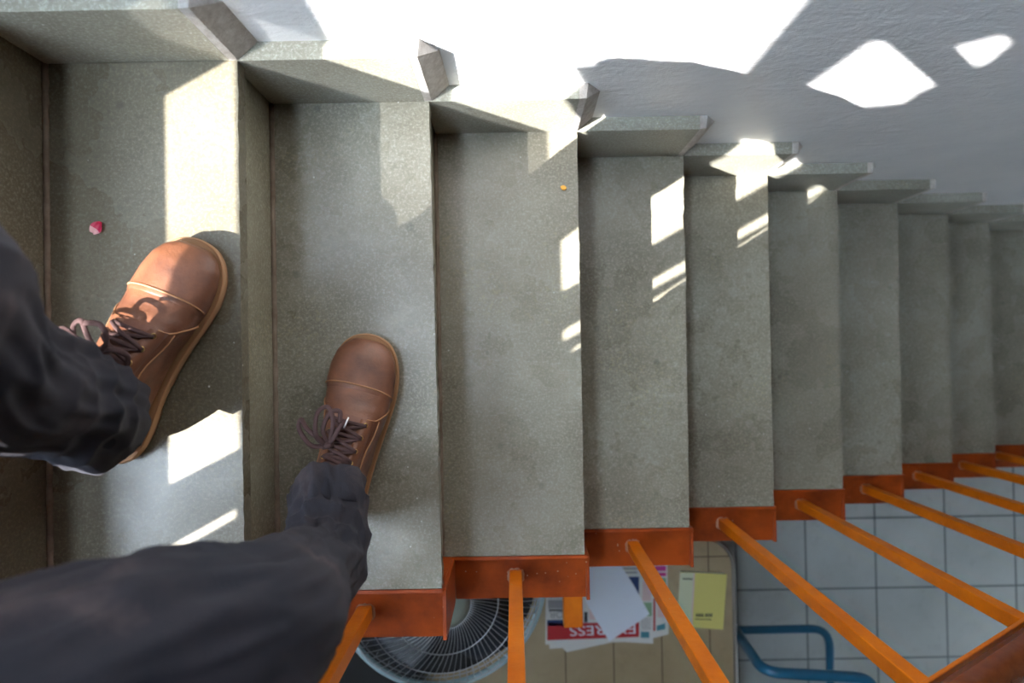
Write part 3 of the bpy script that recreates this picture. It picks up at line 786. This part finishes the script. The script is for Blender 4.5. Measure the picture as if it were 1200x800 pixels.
b0 = cp(1010, 795, zb_); b1 = cp(895, 795, zb_)
mb = MB(); mb.tube(roundpath([(b1.x, b1.y + .05, za), (b1.x, b1.y + .02, zb_), (b0.x + .04, b0.y, zb_), (b0.x + .05, b0.y - .40, zb_ - .02), (b0.x + .05, yfar - .60, za)], .06), .0165, 12); H(mb, 'backrest_tube', M['blue_tube'], smooth=True)
mb = MB().box(xl + .02, xr - .02, yfar - .80, yfar - .46, za + .012, za + .035, bev=.008); H(mb, 'seat', M['blue_tube'])
# black cabinet left of the table
c1 = at(490, 780, Z=-1.25)
cb = empty('black_cabinet', (c1.x - .25, -1.2, FLOOR), label='plain black cabinet standing below the stair, left of the fan', cat='cabinet'); KO = Vector(cb.location)
under(cb, KO, MB().box(c1.x - .62, c1.x - .012, -1.60, -.60, FLOOR + .03, -1.27), 'body', M['black'], bev=.003)
under(cb, KO, MB().box(c1.x - .63, c1.x, -1.62, -.59, -1.27, -1.25), 'top', M['black'], bev=.003)
for x in (c1.x - .60, c1.x - .31):
    d_ = under(cb, KO, MB().box(x, x + .275, -1.618, -1.602, FLOOR + .06, -1.30), 'door', M['black'], bev=.002)
for x in (c1.x - .58, c1.x - .07):
    for y in (-1.56, -.66): under(cb, KO, MB().box(x, x + .04, y, y + .04, FLOOR, FLOOR + .03), 'foot', M['black'])

# ------------------------------------------------------------------ light
w = bpy.data.worlds.new('sky'); bpy.context.scene.world = w; w.use_nodes = True
nt = w.node_tree; bg = nt.nodes['Background']; bg.inputs[0].default_value = (.70, .84, 1.0, 1); 
wc = nt.nodes.new('ShaderNodeTexCoord'); dp = nt.nodes.new('ShaderNodeVectorMath'); dp.operation = 'DOT_PRODUCT'
nt.links.new(wc.outputs['Generated'], dp.inputs[0]); dp.inputs[1].default_value = Vector((-.97, -.52, 1)).normalized()
def wm(op, a, b):
    x = nt.nodes.new('ShaderNodeMath'); x.operation = op
    for i, v in ((0, a), (1, b)):
        if isinstance(v, bpy.types.NodeSocket): nt.links.new(v, x.inputs[i])
        else: x.inputs[i].default_value = v
    return x.outputs[0]
glow = wm('MULTIPLY', wm('POWER', wm('MAXIMUM', dp.outputs['Value'], 0.), 3.), 30.)
nt.links.new(wm('ADD', glow, 4.4), bg.inputs[1])
sl = bpy.data.lights.new('sun', 'SUN'); sl.energy = 24; sl.angle = math.radians(.27); sl.color = (1, .975, .94)
so = bpy.data.objects.new('sun', sl); C.objects.link(so)
so.rotation_euler = Vector((.97, .52, -1)).to_track_quat('-Z', 'Y').to_euler(); so.location = (-4, -2, 5)
vs = bpy.context.scene.view_settings
vs.view_transform = 'Standard'; vs.look = 'None'; vs.gamma = 1; vs.use_curve_mapping = False; vs.exposure = .5
